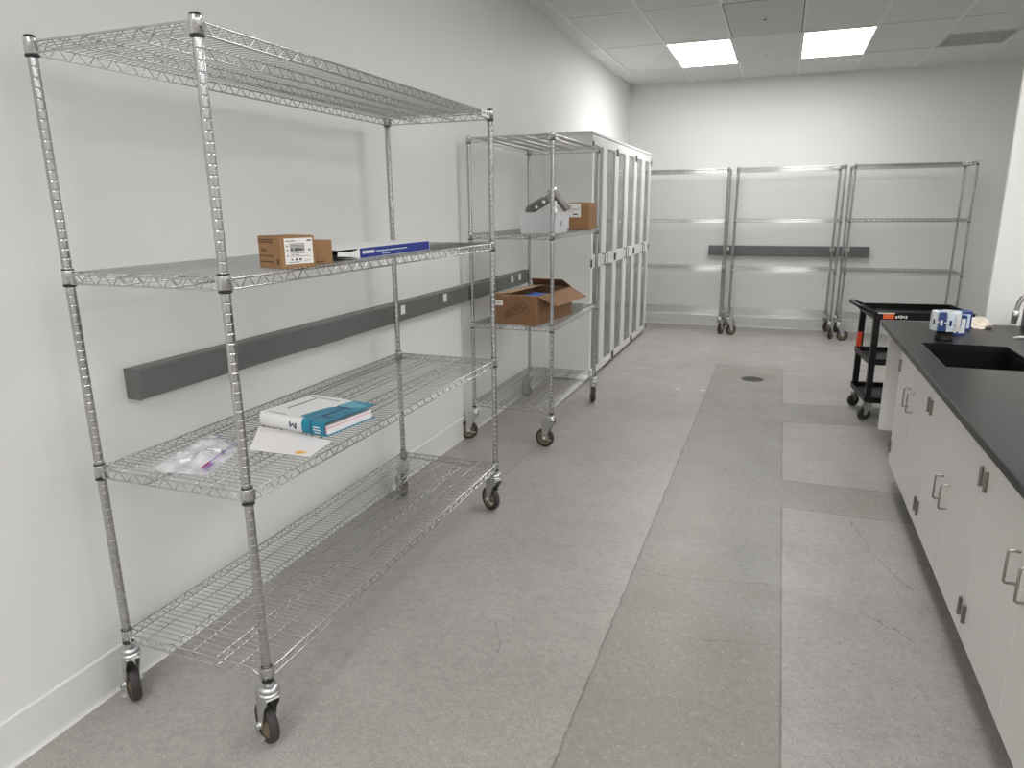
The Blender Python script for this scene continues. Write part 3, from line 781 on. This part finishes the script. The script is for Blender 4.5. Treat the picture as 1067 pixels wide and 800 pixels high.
# ------------------------------------------------------------------ things on the long rack
def lines(m, u0, u1, v0, v1, put, rows, mi, rnd):
    """short dashes that read as small print; put(u0,u1,v0,v1,mi)"""
    h = (v1-v0)/rows
    for r in range(rows):
        u = u0
        while u < u1:
            l = rnd.uniform(.08, .25)*(u1-u0)
            put(u, min(u+l, u1), v1-(r+.7)*h, v1-(r+.35)*h, mi)
            u += l + .05*(u1-u0)
            if rnd.random() < .18: break
def brown_box():
    # near-left corner (.559,1.637), near-right (.675,1.586)
    t = empty('cardboard_box', (.563, 1.640, S_HI), -.34); tag(t, 'brown cardboard box with large white label on its right side, at the shelf front', 'box')
    L, D, h = .118, .108, .088
    m = MB().box(0, L, 0, D, 0, h, bevel=.0015)
    m.box(.004, L-.002, .003, D-.003, h-.0002, h+.0016); 
    m.build('carton', M['card'], t)
    m = MB()
    def fr(u0, u1, v0, v1, mi=0): m.box(u0, u1, -.0007, .0001, v0, v1, mi=mi)
    for v in (.077, .071, .032, .016): fr(.006, .075, v, v+.0035)
    fr(.020, .034, .046, .050); fr(.017, .021, .046, .055); fr(.033, .037, .046, .055)
    fr(.093, .104, .012, .026)
    m.build('print', M['card_print'], t)
    m = MB().box(L-.0002, L+.0008, .010, D-.008, .012, h-.005)
    rnd = random.Random(2)
    def put(u0, u1, v0, v1, mi): m.box(L+.0006, L+.0012, u0, u1, v0, v1, mi=mi)
    put(.014, .045, .074, .077, 1); put(.082, .096, .074, .078, 2)
    for v in (.066, .062, .0585): put(.026, .074, v, v+.0025, 1)
    for i in range(14): put(.028+i*.0033, .0295+i*.0033+rnd.uniform(0, .0012), .047, .057, 2)
    put(.016, .020, .060, .064, 2); put(.016, .020, .049, .053, 2); put(.016, .020, .033, .037, 2); put(.086, .093, .047, .053, 1)
    put(.028, .075, .041, .043, 1); put(.028, .055, .0365, .0385, 1); put(.026, .088, .0325, .034, 1)
    put(.028, .034, .021, .027, 1); put(.042, .048, .021, .027, 2); put(.055, .062, .021, .027, 2)
    put(.020, .055, .016, .018, 1); put(.070, .09, .020, .0215, 1)
    m.build('shipping_label', [M['label_white'], M['ink_grey'], M['ink']], t)
brown_box()
def brown_box2():
    t = empty('cardboard_box', (.570, 1.752, S_HI), -.24); tag(t, 'smaller brown cardboard box behind the labelled one, next to the flat blue box', 'box')
    L, D, h = .085, .105, .070
    MB().box(0, L, 0, D, 0, h, bevel=.0015).build('carton', M['card'], t)
    m = MB().box(.012, L-.004, -.0008, .0001, .006, h-.004)
    for i, v in enumerate((.012, .024, .036, .048)): m.box(L-.030, L-.014, -.0014, -.0006, v, v+.006, mi=1)
    m.build('shipping_label', [M['label_white'], M['ink_grey']], t)
    m = MB(); 
    def put(u0, u1, v0, v1): m.box(L-.0001, L+.0007, u0, u1, v0, v1)
    put(.018, .040, .054, .059); put(.018, .022, .0535, .0595); put(.010, .014, .02, .045); put(.03, .075, .006, .0085)
    m.build('print', M['card_print'], t)
brown_box2()
def blue_box():
    t = empty('flat_carton', (.445, 1.995, S_HI), math.radians(-1.5)*-1); tag(t, 'flat white carton with royal blue side, its near end flaps open', 'carton')
    W, L, h, th = .215, .540, .036, .0022
    m = MB()
    m.box(0, W, 0, L, 0, th); m.box(0, W, 0, L, h-th, h); m.box(0, th, 0, L, th, h-th); m.box(W-th, W, 0, L, th, h-th); m.box(th, W-th, L-th, L, th, h-th)
    m.build('body', M['carton_white'], t)
    m = MB(); m.box(W-.0002, W+.0006, .012, L-.004, .0015, h-.002)
    m.box(W+.0005, W+.0010, .028, .105, .015, .025, mi=1)
    for i in range(5): m.box(W+.0009, W+.0013, .042+i*.013, .0435+i*.013, .0155, .0245, mi=0)
    x = .115; rnd = random.Random(3)
    while x < .335:
        l = rnd.uniform(.008, .02); m.box(W+.0005, W+.0010, x, x+l, .0175, .0215, mi=2); x += l+.003
    x = .16
    while x < .215:
        l = rnd.uniform(.008, .014); m.box(W+.0005, W+.0010, x, x+l, .0075, .0105, mi=2); x += l+.003
    m.build('printed_side', [M['blue'], M['carton_white'], M['box_pale']], t)
    # open flaps at the near end
    m = MB(); m.box(.004, W-.004, -.120, .0, h-th, h, M=T(0, 0, 0) )
    m.build('top_flap', M['carton_white'], t)
    m = MB()
    P = [(W-.001, 0, .002), (W-.001, 0, h-.006), (W+.002, -.05, h-.010), (W-.006, -.105, h-.006), (W-.002, -.118, h-.020), (W+.001, -.045, .010)]
    q = [(x-.0018, y, z) for x, y, z in P]
    n = len(P); m.add(P+q, [tuple(range(n))[::-1], tuple(range(n, 2*n))] + [(i, (i+1) % n, n+(i+1) % n, n+i) for i in range(n)])
    m.build('side_flap', M['carton_white'], t)
    m = MB().box(.02, W-.03, -.09, .26, .004, .018, bevel=.002); m.build('inner_shade', M['black_plastic'], t)  # black block stands in for the shade inside the open end
blue_box()

def binder():
    t = empty('ring_binder', (.313, 1.857, S_LO), math.radians(-8)); tag(t, 'white ring binder with teal printed end lying on the wire shelf', 'binder')
    L, D, h, th = .295, .262, .050, .0035
    # cover wraps round: bottom, spine (y=0, rounded), top
    m = MB(); n = 10
    sec = [(D, 0)] + [(.012 - .012*math.sin(a), h/2 - (h/2)*math.cos(a)) for a in [PI*i/n for i in range(n+1)]] + [(D, h)]
    ins = [(D, h-th)] + [(.0135 - .0105*math.sin(a), h/2 + (h/2-th)*math.cos(a)) for a in [PI*i/n for i in range(n+1)]] + [(D, th)]
    pts = sec + ins
    M4 = Matrix(((0,0,1,0),(1,0,0,0),(0,1,0,0),(0,0,0,1)))
    def cover(x0, x1, mi): m.prism(pts, x0, x1, mi=mi, M=M4)
    cover(0, L-.098, 0); cover(L-.098, L-.060, 1); cover(L-.060, L-.055, 2); cover(L-.055, L, 1)
    m.build('cover', [M['carton_white'], M['teal'], M['navy']], t)
    # printed shapes on the top face and spine
    m = MB(); z = h+.0002
    def poly(ps, mi, dz=0): m.prism(ps, z+dz, z+.0005+dz, mi=mi)
    poly([(.165,.03),(.197,.02),(.197,.17),(.18,.15),(.17,.10)], 0); poly([(.19,.19),(.22,.17),(.25,.18),(.28,.2),(.29,.225),(.2,.25)], 1)
    poly([(.197,.172),(.215,.166),(.240,.172),(.262,.168),(.262,.176),(.240,.182),(.215,.174),(.197,.184)], 2, .0004); poly([(.232,.06),(.240,.06),(.240,.175),(.232,.175)], 2, .0004)
    poly([(.24,.055),(.285,.06),(.285,.066),(.24,.064)], 2, .0004); poly([(.27,.12),(.29,.125),(.29,.131),(.27,.128)], 2, .0004)
    poly([(.03,.02),(.11,.02),(.11,.024),(.03,.024)], 3); poly([(.05,.08),(.06,.08),(.06,.22),(.05,.22)], 3); poly([(.02,.23),(.16,.23),(.16,.235),(.02,.235)], 3)
    m.build('cover_print', [M['teal'], M['teal_light'], M['navy'], M['ink_grey']], t)
    m = MB()
    # the dark zigzag mark on the spine
    pp = [(.145,-.0008,.036),(.145,-.0008,.018),(.158,-.0008,.030),(.171,-.0008,.014),(.173,-.0008,.034)]
    for a, b_ in zip(pp, pp[1:]): m.tube([a, b_], .0022, 5, smooth=False)
    m.build('spine_mark', M['navy'], t)
    m = MB()
    for i, (a, b_) in enumerate(((.252,.278), (.250,.284), (.256,.280))): m.box(a, b_, -.0009, .001, .030-i*.009, .033-i*.009)
    m.build('spine_text', M['carton_white'], t)
    m = MB()
    for i in range(3): m.box(.025+i*.014, .034+i*.014, -.0005, .001, .012, .038)
    m.build('spine_print', M['page'], t)
    m = MB(); m.box(.012, L-.004, .020, D-.012, th, .020, mi=0); m.box(.012, L-.007, .020, D-.016, .020, .027, mi=1); m.box(.012, L-.005, .020, D-.012, .027, .032, mi=0)
    m.build('pages', [M['page'], M['page_pink']], t)
binder()
def papers():
    z = S_LO + .0006
    m = MB(); ps = [(.452,1.640),(.672,1.648),(.655,1.775),(.650,1.795),(.500,1.822),(.315,1.846),(.372,1.765)]
    m.prism(ps, z, z+.0012)
    o = m.build('paper_sheet', M['page']); tag(o, 'loose white paper sheet with an amber dot in front of the binder', 'paper')
    MB().lathe([(.014,z+.0013),(.014,z+.0018)], 16, M=T(.620, 1.668, 0)).prism([(.633,1.660),(.646,1.672),(.630,1.682)], z+.0013, z+.0018).build('dot_sticker', M['yellow'], o)
papers()
def zip_bag():
    t = empty('zip_bag', (.35, 1.54, S_LO)); tag(t, 'clear plastic zip bag with small white bottles on the wire shelf', 'plastic bag')
    # corners from measurement, relative to origin
    A, B, C_, D_ = Vector((-.055,-.150)), Vector((.145,-.120)), Vector((.075,.095)), Vector((-.115,.180))
    N = 26; rnd = random.Random(11); vs = []; bt = []
    for j in range(N+1):
        for i in range(N+1):
            u, v = i/N, j/N
            p = A*(1-u)*(1-v) + B*u*(1-v) + C_*u*v + D_*(1-u)*v
            e = min(u, 1-u, v, 1-v)*2
            hh = .034*(min(1, e*1.6)**.7)*(1-.75*max(0, u-.62)/.38) * (.75+.25*math.sin(9*u+4*v)*math.cos(7*v-3*u))
            zz = .0025 + hh + (rnd.uniform(-.0035, .0035) if 0 < e else 0)
            vs.append((p.x + .006*math.sin(20*v)*(u in (0, 1)), p.y, max(.0022, zz))); bt.append((p.x, p.y, .0008))
    m = MB(); fs = []
    for j in range(N):
        for i in range(N):
            a = j*(N+1)+i; fs.append((a, a+1, a+N+2, a+N+1))
    m.add(vs, fs, smooth=True); m.add(bt, [f[::-1] for f in fs], smooth=True)
    m.build('film', M['bag'], t)
    # printed zip strip along the right edge
    def P(u, v): return A*(1-u)*(1-v) + B*u*(1-v) + C_*u*v + D_*(1-u)*v
    def strip(u0, u1, v0, v1, mt, name, z=.0115):
        a, b_, c, d = P(u0, v0), P(u1, v0), P(u1, v1), P(u0, v1)
        mm = MB(); mm.prism([tuple(a), tuple(b_), tuple(c), tuple(d)], z, z+.0008); return mm.build(name, mt, t)
    strip(.88, .90, .05, .95, M['purple'], 'zip_strip', .019); strip(.88, .93, .03, .24, M['magenta'], 'printed_patch', .020); strip(.935, .985, .03, .24, M['purple'], 'printed_patch', .018)
    strip(.35, .38, .82, .98, M['purple'], 'zip_strip', .018)
    for (u, v, r, l, rz) in ((.35,.35,.012,.055,.3),(.5,.25,.011,.05,.9),(.55,.55,.012,.06,-.3),(.7,.6,.011,.055,.2),(.3,.65,.012,.05,1.2),(.62,.38,.010,.045,1.8)):
        p = P(u, v)
        mm = MB().lathe([(r,-l/2),(r,l*.25),(r*.6,l*.33),(r*.6,l*.4)], 12, M=T(p.x, p.y, r+.0012, ry=PI/2, rz=0) if False else Matrix.Translation((p.x, p.y, r+.0012)) @ Matrix.Rotation(rz, 4, 'Z') @ Matrix.Rotation(PI/2, 4, 'Y'))
        mm.lathe([(r*.7,l*.38),(r*.7,l*.52)], 10, mi=1, M=Matrix.Translation((p.x, p.y, r+.0012)) @ Matrix.Rotation(rz, 4, 'Z') @ Matrix.Rotation(PI/2, 4, 'Y'))
        o = mm.build('small_bottle', [M['plastic_white'], M['ink_grey']]); o.location = t.location
        tag(o, 'small white bottle with grey cap sealed in the clear zip bag', 'bottle', 'small bottles inside the clear zip bag')
zip_bag()

# ------------------------------------------------------------------ things on the short rack
def tub():
    t = empty('plastic_bin', (.405, 4.235, Q_HI)); tag(t, 'frosted white plastic bin full of parts on the short rack', 'bin')
    W, D, h, th = .245, .30, .128, .003; m = MB(); k = .012
    def ring(z, ins): return [(ins,ins,z),(W-ins,ins,z),(W-ins,D-ins,z),(ins,D-ins,z)]
    o0, o1, i1, i0 = ring(0, k), ring(h, 0), ring(h, th), ring(th, k+th)
    vs = o0+o1+i1+i0; fs = [(3,2,1,0), (12,13,14,15)]
    for a in (0, 4, 8):
        for i in range(4):
            j = (i+1) % 4; fs.append((a+i, a+j, a+4+j, a+4+i))
    m.add(vs, fs)
    for a in ((-.006, W+.006, -.006, .0), (-.006, W+.006, D, D+.006), (-.006, 0, 0, D), (W, W+.006, 0, D)): m.box(*a, h-.008, h+.001)
    m.build('tub', M['bin'], t)
    m = MB().box(W-.0026, W-.0010, .12, .135, .045, .075); m.build('mould_mark', M['ink_grey'], t)
    # contents, each its own thing
    zb = Q_HI+.004
    # clutter low in the bin
    for (x, y, sx, sy, sz, rz, lab) in ((.47,4.33,.07,.10,.10,.2,'grey metal part at the bottom left of the frosted bin'), (.565,4.440,.07,.10,.09,.0,'grey metal part at the bottom right of the frosted bin')):
        o = MB().box(-sx/2, sx/2, -sy/2, sy/2, 0, sz, bevel=.008).box(-sx/2+.01, sx/2-.01, -sy/2-.003, sy/2+.003, sz*.3, sz*.7, mi=0).build('metal_part', M['olive'], None, loc=(x, y, zb), rot=(0,0,rz)); tag(o, lab, 'metal part')
    # left: slanted slatted grey-green unit
    t2 = empty('finned_unit', (.500, 4.355, Q_HI+.176), .15); t2.rotation_euler = (.2, -.52, .1); tag(t2, 'grey green finned metal unit sticking out of the bin, on the left', 'metal unit')
    m = MB().box(-.088, .08, -.05, .05, -.022, .020, bevel=.006); m.build('housing', M['olive'], t2)
    m = MB()
    for i in range(8): m.box(-.075+i*.0155, -.068+i*.0155, -.056, .045, -.012, .030, bevel=.001)
    m.build('fin', M['ink_grey'], t2)
    m = MB().lathe([(.010,-.003),(.012,.008),(.006,.012)], 12, M=T(.045,-.052,.004, rx=PI/2)).lathe([(.008,-.003),(.010,.006)], 12, M=T(-.01,-.052,.0, rx=PI/2)); m.build('fitting', M['plastic_white'], t2)
    # right: brown grey ribbed panel
    t3 = empty('ribbed_panel', (.604, 4.455, Q_HI+.205)); t3.rotation_euler = (.2, .85, .2); tag(t3, 'brown grey ribbed panel leaning out of the bin, on the right', 'panel')
    MB().box(-.085, .085, -.055, .055, -.010, .010, bevel=.003).build('plate', M['brown_grey'], t3)
    m = MB()
    for i in range(9): m.box(-.075+i*.018, -.066+i*.018, -.05, .05, .009, .016, bevel=.001)
    m.build('rib', M['brown_grey'], t3)
    MB().box(-.080, -.070, -.058, .058, -.012, .020, bevel=.001).build('edge_strip', M['zinc'], t3)
    # white bottle
    t4 = empty('white_bottle', (.607, 4.325, zb)); tag(t4, 'white bottle with rounded shoulders standing in the frosted bin', 'bottle')
    MB().lathe([(.022,0),(.026,.004),(.027,.115),(.025,.135),(.015,.150),(.015,.158)], 22).build('body', M['plastic_white'], t4)
    MB().lathe([(.019,.158),(.020,.160),(.020,.190),(.017,.194)], 18).build('cap', M['plastic_white'], t4)
tub()
def carton_small():
    t = empty('cardboard_box', (.508, 5.020, Q_HI), math.radians(-3)); tag(t, 'tan cardboard box with white label beside the frosted bin on the short rack', 'box')
    L, D, h = .150, .17, .190
    MB().box(0, L, 0, D, 0, h, bevel=.0015).build('carton', M['card'], t)
    m = MB().box(.002, .088, -.0009, .0001, .088, h-.008)
    rnd = random.Random(4)
    lines(m, .012, .075, .125, .170, lambda a, b_, c, d, mi: m.box(a, b_, -.0015, -.0007, c, d, mi=mi), 5, 1, rnd)
    m.box(.03, .065, -.0015, -.0007, .103, .112, mi=2)
    m.build('shipping_label', [M['label_white'], M['ink_grey'], M['ink']], t)
    MB().box(.055, .10, -.001, D+.0008, h, h+.0012).build('tape', M['tape'], t)
carton_small()
def open_box():
    t = empty('open_cardboard_box', (.243, 4.215, Q_LO), math.radians(-6)); tag(t, 'open brown cardboard box with raised flaps and black scribbles, on the short rack', 'box')
    L, D, h, th = .298, .60, .192, .004
    m = MB()
    m.box(0, L, 0, D, 0, th); m.box(0, L, 0, th, th, h); m.box(0, L, D-th, D, th, h); m.box(0, th, th, D-th, th, h); m.box(L-th, L, th, D-th, th, h)
    m.build('carton', M['card_dark'], t)
    def flap(name, hinge, du, dv, l0, ins, mt):
        # hinge start, along vector du (full length), out vector dv (unit*len)
        a = Vector(hinge); u = Vector(du); v = Vector(dv); nrm = u.cross(v).normalized()*.0035
        q = [a, a+u, a+u*(1-ins)+v, a+u*ins+v]
        m = MB(); vs = q+[p+nrm for p in q]
        m.add(vs, [(3,2,1,0)], 1); m.add(vs, [(4,5,6,7)], 0); m.add(vs, [(0,1,5,4),(1,2,6,5),(2,3,7,6),(3,0,4,7)], 0)
        return m.build(name, mt, t)
    dk = [M['card_dark'], M['card_in']]; lt = [M['card_in'], M['card_dark']]
    # right flap folded outward and down
    flap('flap', (L, .02, h), (0, D-.03, 0), (.118, .02, -.062), 0, .03, lt)
    # far flap standing up, leaning back
    flap('flap', (L, D-.004, h+.001), (-L, 0, 0), (0, -.10, .058), 0, .10, lt)
    # left flap lying nearly flat inward
    flap('flap', (.0, D-.03, h+.0005), (0, -(D-.05), 0), (.105, 0, .010), 0, .03, lt)
    # near flap, a short strip bent inwards
    flap('flap', (.02, .0, h+.0005), (L-.03, 0, 0), (.0, .035, -.012), 0, .05, lt)
    m = MB().box(.004, .058, -.0009, .0001, .122, .156); m.box(.012, .040, -.0014, -.0007, .143, .146, mi=1); m.box(.012, .034, -.0014, -.0007, .134, .137, mi=1)
    m.build('address_label', [M['label_white'], M['ink_grey']], t)
    m = MB(); rnd = random.Random(8)
    for k in range(7):      # marker scribbles
        cx, cz = .085+k*.024, .075+k*.007+rnd.uniform(-.02, .02); pts = []
        for i in range(14):
            a = i*.9+k; r = rnd.uniform(.010, .034)
            pts.append((min(max(cx+r*math.cos(a), .05), L-.02), -.0008, min(max(cz+r*.9*math.sin(a), .03), h-.03)))
        m.tube(pts, .0011, 4, smooth=False)
    m.build('scribble', M['card_print'], t)
    m = MB(); m.box(.05, .10, -.001, .0001, h-.012, h-.001); m.box(.05, .10, -.001, .03, h, h+.0012); m.build('tape', M['tape'], t)
    # blue packet lying inside
    vs = []; N = 14; rnd = random.Random(6)
    for j in range(N+1):
        for i in range(N+1):
            u, v = i/N, j/N; e = min(u, 1-u, v, 1-v)*4
            vs.append((.012+u*(L-.024), .03+v*(D-.1), .10+.065*min(1, e)+rnd.uniform(-.008, .008)))
    m = MB(); m.add(vs, [(j*(N+1)+i, j*(N+1)+i+1, (j+1)*(N+1)+i+1, (j+1)*(N+1)+i) for j in range(N) for i in range(N)], smooth=True)
    m.box(.012, L-.012, .03, D-.07, .005, .098)
    o = m.build('blue_packet', M['blue_bag'], None, loc=t.location, rot=t.rotation_euler); tag(o, 'blue plastic packet inside the open cardboard box', 'packet')
open_box()

# ------------------------------------------------------------------ world and view
wd = bpy.data.worlds.new('world'); SC.world = wd; wd.use_nodes = True
bg = wd.node_tree.nodes['Background']; bg.inputs[0].default_value = (.9,.9,.88,1); bg.inputs[1].default_value = .05
vs_ = SC.view_settings
SC.display_settings.display_device = 'sRGB'
vs_.view_transform = 'Standard'; vs_.look = 'None'; vs_.gamma = 1.0; vs_.exposure = 0.45; vs_.use_curve_mapping = False
SC.cycles.max_bounces = 10; SC.cycles.diffuse_bounces = 6; SC.cycles.glossy_bounces = 4; SC.cycles.transparent_max_bounces = 16
SC.cycles.use_denoising = True
SC.cycles.sample_clamp_indirect = 8
